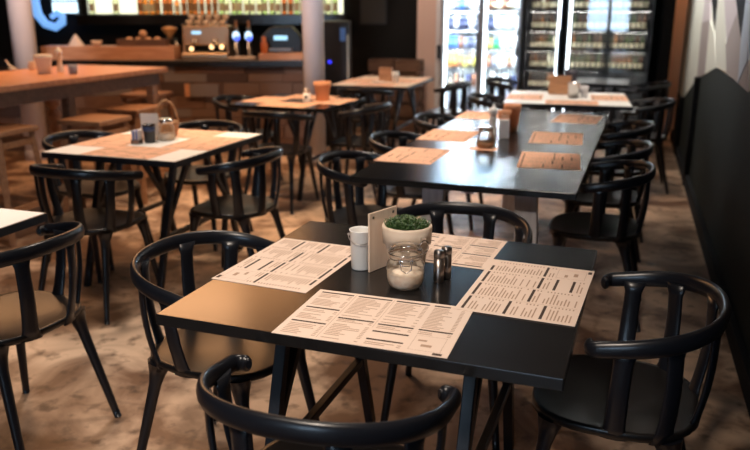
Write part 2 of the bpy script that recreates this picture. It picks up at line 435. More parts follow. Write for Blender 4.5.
CHAIRS = [
 (-.482, 2.201, -2.006, 'black slatted armchair with a coppery lit seat facing the white bucket on the cress table'),
 (-.099, 1.433, -.309, 'black armchair in the very front, cut off by the bottom of the photo'),
 (.682, 1.866, 1.205, 'black armchair between the cress table and the dark green mural wall'),
 (.285, 2.57, 2.88, 'black armchair with a shiny rail between the cress table and the long table'),
 (-1.268, 2.413, 1.15, 'black armchair with a brown-lit seat at the bare white table'),
 (-1.43, 3.66, -.34, 'black armchair at the basket table with its back to the camera'),
 (-.75, 3.95, 1.24, 'black armchair at the basket table on the side towards the long table'),
 (-1.13, 4.82, -.34 + pi, 'black armchair at the basket table on the bar side, rail and lit seat showing'),
 (-1.70, 4.43, -1.91, 'black armchair at the basket table nearly hidden on the stools side'),
 (-.735, 5.70, -.38, 'black armchair at the column table with its back to the camera'),
 (-1.13, 6.46, -1.95, 'black armchair at the column table on the bar counter side'),
 (-.12, 6.05, 1.19, 'black armchair in shadow at the column table, on the long table side'),
 (-.04, 3.725, -1.91, 'black armchair tucked at the long table corner behind the potted cress'),
 (.215, 4.40, -1.91, 'middle one of three black armchairs along the bright-lit side of the long table'),
 (.52, 5.26, -1.91, 'black armchair at the fridge end of the long table, on its bright-lit side'),
 (1.06, 6.63, -1.82, 'black armchair at the crate table, just past the far end of the long table'),
 (1.105, 3.56, 1.23, 'black armchair on the mural side of the long table, the first behind the cress table'),
 (1.315, 4.18, 1.23, 'middle one of three black armchairs on the mural side of the long table'),
 (1.61, 4.98, 1.23, 'black armchair on the mural side of the long table, at the fridge end'),
 (.76, 7.90, 1.27, 'black armchair with a pale blue shine on its seat at the back wall table'),
 (-.10, 7.40, -.30, 'black armchair in the dark under the front of the back wall table'),
 (1.46, 8.32, -1.91, 'black armchair standing before the white-lit fridge door'),
 (2.27, 6.33, 1.32, 'black armchair at the crate table on the mural wall side'),
 (1.818, 7.14, -.25 + pi, 'black armchair at the crate table hidden behind the wooden crate'),
 (2.84, 7.92, 1.23, 'black armchair at the fridge-side bare table, close to the apricot wall'),
]
proto = make_chair()
for i, (x, y, th, lab) in enumerate(CHAIRS):
    o = proto if i == 0 else tree(proto)
    o.location = (x, y, 0); o.rotation_euler = (0, 0, th); o['label'] = lab; o['group'] = 'black slatted armchairs around the tables'

# ------------------------------------------------------------------ menus
def menu_mesh():
    b = MB(); W, H, T = .42, .297, .0008
    b.box((0, 0, T / 2), (W, H, T), m=0)
    def q(s0, t0, s1, t1, m, z):
        x0, x1, y0, y1 = (s0 - .5) * W, (s1 - .5) * W, (t0 - .5) * H, (t1 - .5) * H
        b.add([(x0, y0, z), (x1, y0, z), (x1, y1, z), (x0, y1, z)], [(0, 1, 2, 3)], m)
    cols = [(.03, .245, [.955, .60, .30]), (.275, .495, [.955, .46]), (.525, .735, [.955, .44, .30, .15]), (.765, .96, [.955, .44])]
    z1 = T + .0002; rnd = random.Random(3)
    for ci, (a, c, bars) in enumerate(cols):
        for bt in bars: q(a, bt - .025, c if not (ci == 3 and bt > .9) else a + .10, bt, 1, z1)
        t = .90
        while t > .04:
            if not any(abs(t - bt + .005) < .035 for bt in bars):
                if ci == 3 and t < .33: pass
                elif rnd.random() > .10:
                    w = (c - a) * rnd.uniform(.35, .8); q(a + .005, t - .012, a + .005 + w, t, 2, z1)
                    q(c - .022, t - .012, c, t, 2, z1)
            t -= .030
    q(.258, .03, .2605, .97, 2, z1); q(.508, .35, .510, .95, 2, z1)
    for e in ((.775, .32, .95, .323), (.775, .06, .95, .063), (.775, .06, .777, .32), (.948, .06, .95, .32)): q(*e, 2, z1)
    q(.80, .22, .85, .25, 2, z1); q(.83, .13, .89, .17, 2, z1); q(.915, .015, .965, .05, 1, z1)
    return b
def menu(label, group, xy, rz, m=PAPER, z=.7503, first=[None], first2=[None]):
    st = first if m is PAPER else first2
    if st[0] is None: st[0] = menu_mesh().build('menu_placemat', [m, INK, TEXT]); o = st[0]
    else: o = st[0].copy(); COL.objects.link(o)
    o.location = (*xy, z); o.rotation_euler = (0, 0, rz)
    return tag(o, label, 'placemat', group)
def off(c, yaw, x, y): return (c[0] + x * cos(yaw) - y * sin(yaw), c[1] + x * sin(yaw) + y * cos(yaw))
G = 'printed paper menus on the cress table'
menu('cream printed menu in front of the coppery-seated chair, on the cress table', G, off(FC, FY_, -.346, .015), FY_ - .035 - pi / 2)
menu('cream printed menu along the front edge of the cress table below the glass jar', G, off(FC, FY_, .034, -.304), FY_ + .024)
menu('cream printed menu at the mural-side edge of the cress table beside the shakers', G, off(FC, FY_, .348, .033), FY_ - .033 + pi / 2, z=.7516)
menu('cream printed menu behind the potted cress at the far edge of its table', G, off(FC, FY_, -.002, .305), FY_ - .04 + pi)
G = 'salmon paper menus on the long table'
menu('salmon menu on the long table in front of its first bright-side chair', G, (.20, 3.83), -.343 - pi / 2, PAPER2)
menu('salmon menu on the long table next to the small glass jar', G, (.445, 4.47), -.343 - pi / 2, PAPER2)
menu('salmon menu on the long table beyond the white pepper mill, half in glare', G, (.76, 5.36), -.343 - pi / 2, PAPER2)
menu('salmon menu on the mural side of the long table, by its near corner', G, (.875, 3.69), -.25 + pi / 2, PAPER2)
menu('middle salmon menu on the mural side of the long table', G, (1.07, 4.37), -.27 + pi / 2, PAPER2)
menu('salmon menu skewed at the far mural-side corner of the long table', G, (1.40, 5.17), -.40 + pi / 2, PAPER2)
def ring(c, yaw, W, D, labs, group, m=PAPER2, skip=()):
    ins = .150
    spots = [(.04, -D / 2 + ins, 0), (W / 2 - ins, .06, pi / 2), (-.03, D / 2 - ins, pi), (-W / 2 + ins, -.04, -pi / 2)]
    for k, (s, l) in enumerate(zip(spots, labs)):
        if l: menu(l, group, off(c, yaw, s[0], s[1]), yaw + s[2], m, z=.7503 + .0011 * (k % 2))
ring((-1.23, 4.23), -.34, .82, .92, ['salmon menu along the front edge of the basket table', 'salmon menu on the basket table side towards the long table',
     'salmon menu behind the wicker basket', 'salmon menu on the basket table side towards the bar stools'], 'salmon menus on the basket table')
ring((-.63, 6.26), -.38, .85, .85, ['salmon menu along the front edge of the column table', 'salmon menu on the column table under the long-table side chair',
     'salmon menu behind the terracotta pot on the column table', 'salmon menu on the column table towards the bar'], 'salmon menus on the column table')
ring((.10, 8.06), -.30, .80, 1.15, ['salmon menu along the front edge of the back wall table', 'salmon menu by the blue-shining chair at the back wall table', None, 'salmon menu towards the column on the back wall table'], 'salmon menus on the back wall table')
ring((1.65, 6.48), -.25, 1.0, 1.0, ['salmon menu along the front edge of the crate table', 'salmon menu on the mural side of the crate table', None,
     'salmon menu on the crate table by the chair at its bright side'], 'salmon menus on the crate table')

# ------------------------------------------------------------------ on the cress table
Z = .7506
t = thing('bucket', 'small white enamel bucket with wire ears beside the menu board', 'bucket', (-.041, 2.063, Z))
MB().lathe([(.026, 0), (.028, .003), (.031, .112), (.0335, .115), (.0335, .118), (.030, .118), (.029, .112), (.0265, .006), (.001, .005)], 28).build('body', ENAMEL, t)
h = MB()
for s in (-1, 1):
    h.lathe([(.004, 0), (.006, .003), (.004, .006)], 10, (s * .034, 0, .100))
pts = [(.036 * cos(a), -.012 - .012 * sin(a) if 0 else -.006 * sin(a) - .03 * sin(a), .103 - .022 * sin(a)) for a in [pi * k / 14 for k in range(15)]]
h.sweep(pts, .0013, n=6, upz=False); h.build('wire_handle', STEEL, t)
# menu board
a = math.radians(50)
t = thing('menu_board', 'upright pale wooden board standing between white bucket and cress pot', 'menu board', (.022, 2.070, Z), a)
b = MB().box((0, 0, .087), (.124, .006, .174)); b.build('board', PALEWOOD, t, bevel=.001)
for x in (-.045, .045): MB().box((x, -.0034, .160), (.007, .001, .007)).build('screw', DSTEEL, t)
# potted cress
t = thing('potted_cress', 'cream round pot of green cress with an iron ring handle', 'potted plant', (.091, 2.031, Z))
MB().lathe([(.046, 0), (.049, .004), (.061, .088), (.0615, .09)], 36, cap1=False).build('pot', CERAM, t)
MB().lathe([(.0615, .088), (.0690, .090), (.0715, .136), (.0695, .142), (.064, .142), (.062, .130), (.060, .10)], 36, cap0=False, cap1=False).build('pot_rim', CERAM, t)
MB().lathe([(.001, .128), (.062, .126)], 24, cap0=False, cap1=False).build('soil', SOIL, t)
g = MB(); rnd = random.Random(11)
for k in range(520):
    r = .054 * sqrt(rnd.random()); an = rnd.uniform(0, 2 * pi); x, y = r * cos(an), r * sin(an)
    hh = rnd.uniform(.012, .033) * (1.1 - .45 * (r / .06) ** 2); lx, ly = rnd.uniform(-.008, .008) + x * .12, rnd.uniform(-.008, .008) + y * .12
    p = Vector((x + lx, y + ly, .127 + hh)); g.beam((x, y, .125), p, .0011, .0011, 0)
    for w in range(2):
        d = rnd.uniform(0, 2 * pi); L_ = rnd.uniform(.0045, .008); e = Vector((cos(d), sin(d), rnd.uniform(-.1, .6))) * L_
        sd = Vector((-sin(d), cos(d), 0)) * L_ * .42
        g.add([p, p + e * .5 + sd, p + e, p + e * .5 - sd], [(0, 1, 2, 3)], rnd.choice((0, 0, 1)))
g.build('cress_foliage', [LEAF, LEAF2], t)
hr = MB(); an = math.atan2(-.09, .06)
hc = Vector((.0745 * cos(an), .0745 * sin(an), .108))
tn = Vector((-sin(an), cos(an), 0))
hr.sweep([hc + Vector((cos(an) * .006, sin(an) * .006, 0)) + tn * .015 * cos(q) + Vector((0, 0, .018 * sin(q) - .012)) for q in [2 * pi * k / 16 for k in range(16)]], .002, n=6, upz=False, closed=True)
hr.box(tuple(hc + Vector((0, 0, .006))), (.012, .012, .014), rz=an)
hr.build('ring_handle', CHROME, t)
# swing-top jar
t = thing('swing_top_jar', 'swing-top glass jar half filled with pale sugar in front of the cress pot', 'jar', (.082, 1.9095, Z))
MB().lathe([(.001, .001), (.038, .001), (.046, .008), (.0515, .025), (.0525, .055), (.050, .070), (.043, .080), (.042, .092)], 36, cap0=False, cap1=False).build('glass_body', GLASS, t)
MB().lathe([(.001, .004), (.036, .004), (.044, .010), (.049, .026), (.0498, .044), (.047, .046), (.02, .052), (.001, .054)], 32, cap0=False, cap1=False).build('sugar', SUGAR, t)
MB().lathe([(.043, .095), (.045, .097), (.045, .107), (.040, .117), (.026, .121), (.001, .122)], 36, cap0=False, cap1=False).build('glass_lid', GLASS, t)
MB().lathe([(.043, .0905), (.0455, .0915), (.0455, .0945), (.043, .0955)], 32, cap0=False, cap1=False).build('rubber_seal', RUBBER, t)
wr = MB()
for z, r in ((.086, .0445), (.100, .0475)):
    wr.sweep([(r * cos(q), r * sin(q), z) for q in [2 * pi * k / 28 for k in range(28)]], .0013, n=6, closed=True)
wr.sweep([(-.014, -.0455, .100), (-.016, -.052, .088), (-.013, -.056, .066), (0, -.0575, .058), (.013, -.056, .066), (.016, -.052, .088), (.014, -.0455, .100)], .0014, n=6, upz=False)
wr.sweep([(-.012, -.044, .086), (-.010, -.054, .076), (.010, -.054, .076), (.012, -.044, .086)], .0014, n=6, upz=False)
wr.sweep([(-.01, .0435, .085), (-.01, .047, .094), (-.01, .0455, .102)], .002, n=6, upz=False)
wr.build('wire_clasp', CHROME, t)
for (x, y, lab) in ((.176, 1.948, 'steel shaker standing in front of its twin, beside the sugar jar'), (.200, 1.982, 'steel shaker standing behind its twin, by the far menu')):
    t = thing('shaker', lab, 'shaker', (x, y, Z), 0, 'steel salt and pepper shakers')
    MB().lathe([(.0135, 0), (.0145, .002), (.0145, .070)], 24).build('body', SHKR, t)
    MB().lathe([(.0145, .0705), (.0150, .072), (.0150, .085), (.0135, .090), (.001, .0905)], 24, cap1=False).build('cap', DSTEEL, t)

# ------------------------------------------------------------------ on the long table
def small_jar(label, x, y, fill, r=.048, h=.12, z=Z):
    t = thing('glass_jar', label, 'jar', (x, y, z))
    MB().lathe([(.001, .001), (r * .8, .001), (r, .015), (r, h * .6), (r * .8, h * .72), (r * .8, h * .80)], 24, cap0=False, cap1=False).build('glass_body', GLASS, t)
    MB().lathe([(.001, .004), (r * .76, .004), (r * .93, .016), (r * .97, h * .30), (.001, h * .33)], 20, cap0=False, cap1=False).build('filling', fill, t)
    MB().lathe([(r * .84, h * .80), (r * .88, h * .82), (r * .88, h * .94), (r * .7, h)], 24).build('lid', CHROME, t)
    return t
def pot(label, x, y, r, h, m=TERRA, z=Z, leaves=False):
    t = thing('flower_pot', label, 'pot', (x, y, z))
    MB().lathe([(r * .72, 0), (r * .93, h * .74)], 24, cap1=False).build('pot', m, t)
    MB().lathe([(r * .93, h * .72), (r, h * .73), (r * 1.03, h), (r * .92, h), (r * .85, h * .78), (.002, h * .76)], 24, cap0=False, cap1=False).build('pot_rim', m, t)
    return t
def mill(label, x, y, m, z=Z, s=1):
    t = thing('pepper_mill', label, 'pepper mill', (x, y, z))
    MB().lathe([(r * s, h * s) for r, h in ((.026, 0), (.027, .01), (.022, .05), (.018, .08), (.022, .115), (.024, .125), (.016, .13))], 20).build('body', m, t)
    MB().lathe([(r * s, h * s) for r, h in ((.014, .13), (.024, .14), (.027, .158), (.022, .175), (.010, .182), (.007, .186), (.009, .192), (.003, .197))], 20).build('head', m, t)
    return t
small_jar('small lidded glass jar of brown sugar on a card, on the long table', .601, 4.035, SPICE, z=.7516)
tag(MB().box((0, 0, .0004), (.15, .10, .0008)).build('card', PAPER2, None, (.590, 4.02, .7505), -.3), 'flat salmon card lying under the small glass jar', 'card')
mill('white pepper mill standing on the long table behind the small jar', .689, 4.36, ENAMEL)
t = thing('napkin_holder', 'white upright card holder on the long table beside the pepper mill', 'holder', (.757, 4.36, Z), -.3)
MB().box((0, 0, .055), (.058, .034, .11)).build('holder', WHITEP, t, bevel=.002); MB().box((0, .006, .10), (.046, .006, .075)).build('cards', PAPER2, t)
pot('terracotta pot on the long table in front of its twin, by the card holder', .775, 4.47, .038, .15)
pot('larger terracotta pot on the long table behind its twin', .848, 4.63, .052, .166)

# ------------------------------------------------------------------ on the basket table
t = thing('wicker_basket', 'round wicker basket with a tall arched handle on the white-topped table', 'basket', (-1.24, 4.45, Z), .2)
MB().lathe([(.050, 0), (.062, .03), (.068, .075), (.066, .088), (.060, .086), (.056, .03), (.002, .01)], 24, cap1=False).build('bowl', WICKER, t)
MB().sweep([(.064 * cos(q), 0, .075 + .135 * sin(q)) for q in [pi * k / 16 for k in range(17)]], .006, n=8, upz=False).build('arched_handle', WICKER, t)
t = thing('menu_card', 'white card propped upright behind the black cup on the basket table', 'card', (-1.300, 4.305, Z), -.1)
MB().box((0, 0, .076), (.104, .008, .152)).build('card', mat('white_card', (.76, .70, .66), .7), t)
MB().box((0, 0, .01), (.09, .04, .02)).build('foot', PALEWOOD, t)
t = thing('cup', 'black tapered cup standing before the white card on the basket table', 'cup', (-1.280, 4.215, Z))
MB().lathe([(.027, 0), (.029, .003), (.037, .10), (.0375, .104), (.035, .104), (.028, .012), (.001, .01)], 22, cap1=False).build('body', BLACK, t)
MB().lathe([(.0345, .066), (.0350, .067), (.0367, .092), (.0360, .093)], 22, cap0=False, cap1=False).build('band', mat('navy_band', (.02, .05, .14), .4), t)
small_jar('glass jar with pale filling before the wicker basket', -1.205, 4.30, SUGAR, .048, .125)
t = thing('sugar_packet_holder', 'small holder of striped sugar packets beside the black cup', 'holder', (-1.340, 4.175, Z), -.2)
MB().box((0, 0, .012), (.05, .05, .024)).build('tray', DSTEEL, t)
pk = MB()
for k in range(5): pk.box((-.018 + .009 * k, 0, .045), (.006, .04, .06), m=k % 2)
pk.build('packets', [WHITEP, BLUEPAPER], t)

# column table
pot('terracotta pot in front of the white column', -.437, 6.26, .072, .156)
t = thing('shaker', 'small white shaker with a dark mark beside the terracotta pot', 'shaker', (-.555, 6.15, Z))
MB().lathe([(.032, 0), (.034, .004), (.030, .08)], 18).build('body', ENAMEL, t); MB().lathe([(.031, .08), (.028, .10), (.015, .112)], 18).build('cap', STEEL, t)
MB().box((-.006, -.032, .045), (.022, .006, .024)).build('mark', BLACK, t)
# back wall table
t = thing('wooden_box', 'small open wooden box on the back wall table', 'box', (.117, 8.06, Z), -.2)
b = MB()
for x, y, sx, sy in ((-.06, 0, .012, .12), (.06, 0, .012, .12), (0, -.055, .12, .012), (0, .055, .12, .012)): b.box((x, y, .07), (sx, sy, .14))
b.box((0, 0, .006), (.12, .11, .012)); b.build('box', WOOD, t)
t = thing('cup', 'white cup beside the wooden box on the back wall table', 'cup', (.215, 7.93, Z))
MB().lathe([(.028, 0), (.036, .108), (.033, .108), (.026, .01), (.001, .008)], 18, cap1=False).build('body', ENAMEL, t)
tag(MB().box((0, 0, .008), (.11, .08, .016)).build('napkin', CLOTH, None, (.04, 7.86, .7519), .2), 'folded white napkin lying in front of the wooden box', 'napkin')
# crate table
t = thing('wooden_crate', 'open wooden crate holding pots on the table before the fridges', 'crate', (1.66, 6.80, Z), -.25)
b = MB()
for x, y, sx, sy in ((-.09, 0, .012, .16), (.09, 0, .012, .16), (0, -.075, .19, .012), (0, .075, .19, .012)):
    for z in (.035, .085, .135): b.box((x, y, z), (sx, sy, .04))
for x in (-.08, .08):
    for y in (-.064, .064): b.box((x, y, .078), (.014, .014, .155))
b.box((0, 0, .006), (.18, .15, .012)); b.build('crate', WOOD, t)
t = thing('tumbler', 'steel tumbler standing in front of the wooden crate', 'tumbler', (1.70, 6.46, Z))
MB().lathe([(.044, 0), (.052, .125), (.054, .128), (.049, .127), (.042, .01), (.001, .008)], 22, cap1=False).build('body', STEEL, t)
t = thing('glass', 'small drinking glass beside the steel tumbler', 'glass', (1.80, 6.50, Z))
MB().lathe([(.030, 0), (.036, .10), (.034, .10), (.028, .01), (.001, .008)], 18, cap1=False).build('body', mat('frosted_glass', (.6, .6, .62), .3), t)
pot('dark pot standing just behind the wooden crate', 1.80, 7.02 - .06, .055, .20, mat('dark_pot', (.05, .05, .07), .5))

# ------------------------------------------------------------------ high table, stools
hx, hy = room(-4.42, 4.35)
t = thing('high_table', 'high orange-brown wooden bar table carrying a cream pot', 'table', (hx, hy, 0), -AL)
MB().box((0, 0, .98), (1.0, 2.5, .04)).build('tabletop', WOODO, t, bevel=.004)
ap = MB()
for s in (-1, 1):
    ap.box((s * .45, 0, .91), (.03, 2.3, .10)); ap.box((0, s * 1.15, .91), (.93, .03, .10))
ap.build('apron', WOODD, t)
for s in (-1, 1):
    for v in (-1.14, .12, 1.14) if s == 1 else (-1.14, ):
        MB().box((s * .40, v, .43), (.07, .07, .86)).build('leg', WOODD if v != 1.14 else WOOD, t, bevel=.004)
prof = [(.03, 0), (.035, .1), (.022, .2)]
for k in range(5):
    z = .22 + .11 * k; prof += [(.022, z), (.045, z + .025), (.055, z + .055), (.045, z + .085), (.022, z + .108)]
prof += [(.035, .80), (.035, .86)]
MB().lathe(prof, 18, (-.36, .78, 0)).build('leg', WOOD, t)
STW = mat('stool_wood', (.24, .11, .05), .5, noise=(5, (.34, .17, .085), (1, 8, 8), 4))
def stool():
    t = thing('bar_stool', 'x', 'stool')
    MB().box((0, 0, .72), (.36, .36, .035)).build('seat', STW, t, bevel=.006)
    for sx in (-1, 1):
        for sy in (-1, 1): MB().beam((sx * .19, sy * .19, 0), (sx * .145, sy * .145, .705), .038, .038).build('leg', STW, t)
    for z, h in ((.22, .176), (.64, .15)):
        for s in (-1, 1):
            MB().box((0, s * h, z), (2 * h, .022, .04)).build('rung', STW, t); MB().box((s * h, 0, z), (.022, 2 * h, .04)).build('rung', STW, t)
    return t
st = stool()
for i, (x, y, r, lab) in enumerate(((-2.47, 4.86, -.3, 'honey-wood bar stool standing above the bare white table, legs in full view'),
        (-2.0, 5.34, -.34, 'wooden bar stool just behind the basket table, its rail lit'),
        (-1.94, 5.96, -.3, 'wooden bar stool between basket table and high table end'),
        (-2.12, 7.0, -.2, 'wooden bar stool beyond the end of the high table, near the bar'))):
    o = st if i == 0 else tree(st)
    o.location = (x, y, 0); o.rotation_euler = (0, 0, r); tag(o, lab, 'stool', 'wooden bar stools by the high table')
HZ = 1.0006
t = pot('cream pot standing on the high wooden table', -2.55, 5.87, .066, .145, ENAMEL, HZ); t.name = 'flower_pot'
mill('white pepper mill behind the cream pot on the high table', -2.50, 6.05, ENAMEL, HZ)
t = thing('tumbler', 'bluish glass tumbler beside the cream pot on the high table', 'tumbler', (-2.33, 5.87, HZ))
MB().lathe([(.030, 0), (.036, .07), (.034, .07), (.028, .006), (.001, .005)], 18, cap1=False).build('body', mat('blue_glass', (.30, .36, .5), .2), t)
tag(MB().lathe([(.028, 0), (.034, .03), (.026, .055), (.030, .066)], 16).build('salt_pot', CERAM, None, (-2.82, 6.27, HZ)), 'small cream salt pot near the white column on the high table', 'salt pot')
t = thing('spoon_rest', 'small white dish with a raised handle beside the salt pot', 'dish', (-2.95, 6.2, HZ))
MB().lathe([(.02, 0), (.04, .02), (.035, .02), (.002, .008)], 16, cap1=False).build('dish', ENAMEL, t)
MB().sweep([(.02, 0, .01), (-.03, 0, .05), (-.05, 0, .085)], .007, n=8, upz=False).build('handle', ENAMEL, t)

# ------------------------------------------------------------------ bar
BY = 8.0
t = thing('bar_counter', 'long bar counter faced with brown reclaimed timber blocks under a black top', 'bar counter', (-3.0, BY, 0))
X0, X1 = -3.4, 2.27
b = MB(); rnd = random.Random(5)
z = 0.0
while z < .88:
    h = rnd.choice((.09, .11, .14)); h = min(h, .90 - z); x = X0
    while x < X1 - .02:
        w = min(rnd.uniform(.16, .55), X1 - x); d = rnd.uniform(.03, .055)
        b.box((x + w / 2, .03 - d / 2 + .03, z + h / 2), (w - .006, d, h - .006), m=rnd.choice((0, 0, 1, 1, 2, 3))); x += w
    z += h
b.box((1.20, -.012, .66), (.30, .05, .13), m=2); b.box((1.02, -.012, .66), (.05, .05, .13), m=4)
b.box(((X0 + X1) / 2, .09, .45), (X1 - X0, .04, .9), m=3)
b.build('front_panel', [mat('reclaimed_brown', (.12, .062, .04), .7, noise=(6, (.18, .10, .065), (1, 6, 6), 4)), mat('reclaimed_tan', (.17, .105, .075), .7),
        mat('reclaimed_grey', (.19, .16, .155), .7), mat('reclaimed_dark', (.07, .04, .03), .7), WOODO], t)
MB().box(((X0 + X1) / 2, .34, .935), (X1 - X0, .72, .07)).build('worktop', TOPBLK, t, bevel=.004)
MB().box((X1 + .03, .3, .5), (.04, .6, 1.0)).build('end_panel', mat('pale_green_panel', (.42, .46, .36), .5), t)
CT = .9705
tag(MB().box((0, 0, .068), (1.40, .30, .136)).build('serving_ledge', WOODO, None, (-2.82, 8.22, CT)), 'long raised wooden ledge on the bar top behind the high table', 'ledge')
tag(MB().box((0, 0, .03), (.46, .28, .06)).build('serving_board', WOODO, None, (-1.0, 8.22, CT)), 'brown wooden board under the till on the bar', 'board')
t = thing('serving_tray', 'lit wooden tray lying on the bar in front of the coffee machine', 'tray', (-1.42, 8.15, CT))
MB().lathe([(.13, 0), (.155, .022), (.148, .022), (.125, .008), (.001, .008)], 28, cap1=False).build('tray', PALEWOOD, t)
# coffee machine
t = thing('espresso_machine', 'steel espresso machine on the bar with cups stacked on top', 'coffee machine', (-1.83, 8.40, CT))
b = MB(); b.box((0, .06, .24), (.50, .26, .20)); b.box((0, 0, .03), (.50, .36, .06)); b.box((-.235, .05, .15), (.03, .28, .20)); b.box((.235, .05, .15), (.03, .28, .20))
b.build('body', mat('warm_steel', (.62, .44, .28), .3, .8), t, bevel=.01)
for x in (-.12, .10):
    g = MB().lathe([(.035, 0), (.035, .05)], 16, (x, -.09, .15)); g.sweep([(x, -.09, .16), (x, -.20, .145)], .012, n=8, upz=False); g.build('group_head', CHROME, t)
MB().sweep([(-.25, -.06, .345), (-.25, -.06, .365), (.25, -.06, .365), (.25, -.06, .345)], .006, n=6, upz=False).build('cup_rail', CHROME, t)
MB().box((-.10, -.072, .27), (.10, .008, .03)).build('display', POSL, t)
for x in (-.16, .06, .17): MB().blob((x, -.085, .10 + .02 * (x > 0)), (.025, .02, .025)).build('lamp', WARMBULB, t)
cm = MB().lathe([(.022, 0), (.034, .025), (.038, .058), (.035, .058), (.02, .008), (.001, .006)], 16, cap1=False)
c0 = cm.build('coffee_cup', CERAM)
names = ['first', 'second', 'third', 'fourth', 'fifth', 'sixth', 'seventh', 'eighth', 'ninth', 'tenth', 'eleventh', 'twelfth', 'thirteenth', 'fourteenth', 'fifteenth', 'sixteenth', 'seventeenth', 'eighteenth', 'nineteenth', 'twentieth',
         'twenty-first', 'twenty-second', 'twenty-third', 'twenty-fourth', 'twenty-fifth', 'twenty-sixth', 'twenty-seventh', 'twenty-eighth', 'twenty-ninth', 'thirtieth', 'thirty-first', 'thirty-second', 'thirty-third', 'thirty-fourth', 'thirty-fifth', 'thirty-sixth', 'thirty-seventh', 'thirty-eighth', 'thirty-ninth', 'fortieth',
         'forty-first', 'forty-second', 'forty-third', 'forty-fourth', 'forty-fifth', 'forty-sixth']
for k in range(10):
    o = c0 if k == 0 else c0.copy()
    if k: COL.objects.link(o)
    lv = k // 5; o.location = (-2.02 + .092 * (k % 5) + .03 * lv, 8.42, CT + .3405 + .059 * lv)
    tag(o, '%s cream cup from the grinder end in the %s row on the espresso machine' % (names[k % 5], 'lower' if lv == 0 else 'upper'), 'cup', 'cups stacked on the espresso machine')
t = thing('coffee_grinder', 'coffee grinder with an amber bean hopper next to the espresso machine', 'grinder', (-2.28, 8.57, CT))
MB().box((0, 0, .10), (.13, .16, .20)).build('body', BLACK, t, bevel=.01)
MB().lathe([(.025, .20), (.03, .23), (.085, .30), (.085, .315), (.03, .33)], 20).build('hopper', mat('amber_hopper', (.6, .33, .14), .4), t)
MB().sweep([(.06, -.06, .16), (.10, -.12, .15), (.10, -.12, .05)], .014, n=8, upz=False).build('spout', CHROME, t)
t = thing('bread_crate', 'low wooden crate of bread rolls on the bar ledge', 'crate', (-2.48, 8.24, CT + .1366))
b = MB()
for x, y, sx, sy in ((-.25, 0, .015, .2), (.25, 0, .015, .2), (0, -.1, .5, .015), (0, .1, .5, .015)): b.box((x, y, .035), (sx, sy, .07))
b.box((0, 0, .006), (.5, .2, .012)); b.build('crate', WOODD, t)
r0 = None
for k, (dx, dy, dz) in enumerate(((-.15, 0, .052), (-.05, .005, .052), (0, 0, .122), (.15, .005, .052), (.05, -.005, .052))):
    if r0 is None: r0 = MB().blob((0, 0, 0), (.045, .042, .038), n=14).build('bread_roll', BREAD); o = r0
    else: o = r0.copy(); COL.objects.link(o)
    o.location = (-2.48 + dx, 8.24 + dy, CT + .138 + dz); o.rotation_euler = (0, 0, k)
    tag(o, ['bread roll at the small-bowl end of the crate on the bar', 'bread roll second from the small-bowl end of the crate', 'topmost bread roll heaped in the crate on the bar', 'bread roll at the grinder end of the crate on the bar', 'bread roll second from the grinder end of the crate'][k], 'bread', 'bread rolls in the bar crate')
tag(MB().blob((0, 0, .05), (.06, .05, .05), n=14, jit=.05).build('napkin_pile', CLOTH, None, (-3.12, 8.2, CT + .1366)).copy() if 0 else
    MB().lathe([(.09, 0), (.07, .03), (.03, .09), (.006, .12)], 10, smooth=False).build('folded_napkin', CLOTH, None, (-3.19, 8.2, CT + .1366)), 'cone-folded pale napkin on the bar ledge', 'napkin')
tag(MB().lathe([(.03, 0), (.055, .03), (.06, .055), (.052, .055), (.03, .01), (.001, .008)], 18, cap1=False).build('bowl', CERAM, None, (-2.97, 8.2, CT + .1366)), 'small cream bowl on the bar ledge between napkin and bread crate', 'bowl')
for k, (x, lab) in enumerate(((-1.50, 'beer tap with a glowing blue badge next to the coffee machine'), (-1.365, 'beer tap with a glowing blue badge on the till side'))):
    if k == 0:
        t = thing('beer_tap', lab, 'beer tap', (x, 8.35, CT), 0, 'glowing beer taps on the bar')
        MB().lathe([(.04, 0), (.04, .015), (.022, .03), (.022, .30), (.03, .31), (.02, .33)], 16).build('column', DSTEEL, t)
        MB().sweep([(0, -.02, .17), (0, -.08, .165), (0, -.09, .10)], .009, n=8, upz=False).build('spout', CHROME, t)
        MB().sweep([(0, 0, .32), (0, -.01, .39)], [.010, .016], n=8, upz=False).build('handle', WOOD, t)
        bd = MB().blob((0, -.035, .235), (.040, .014, .05), n=20, k=12).build('badge', BADGEW, t); 
        MB().blob((.008, -.045, .212), (.034, .010, .028), n=18, k=8).build('badge_foot', BADGE, t)
        tap = t
    else:
        o = tree(tap); o.location = (x, 8.35, CT); o['label'] = lab
t = thing('till', 'black hooded till with a blue lit screen strip on the bar', 'till', (-1.02, 8.42, CT + .0606))
b = MB(); prof = [(-.22, 0), (.22, 0), (.22, .16), (.12, .27), (-.10, .27), (-.22, .16)]
n = len(prof); vs = [(x, -.10, z) for x, z in prof] + [(x, .14, z) for x, z in prof]
b.add(vs, [list(range(n)), list(range(n, 2 * n))[::-1]] + [(i, n + i, n + (i + 1) % n, (i + 1) % n) for i in range(n)]); b.build('housing', BLACK, t, bevel=.01)
MB().box((0.0, -.103, .155), (.145, .006, .045)).build('screen', POSL, t); MB().box((0, -.16, .03), (.26, .11, .03)).build('keyboard', DSTEEL, t, bevel=.004)
for k, (x, y) in enumerate(((-1.20, 8.26), (-1.17, 8.16))):
    t = MB().lathe([(.02, 0), (.03, .01), (.03, .09), (.012, .13), (.012, .17)], 14).build('sauce_bottle', REDB, None, (x, y, CT + .0606))
    tag(t, ['amber sauce bottle between taps and till, further back', 'amber sauce bottle between taps and till, in front'][k], 'bottle', 'sauce bottles by the till')
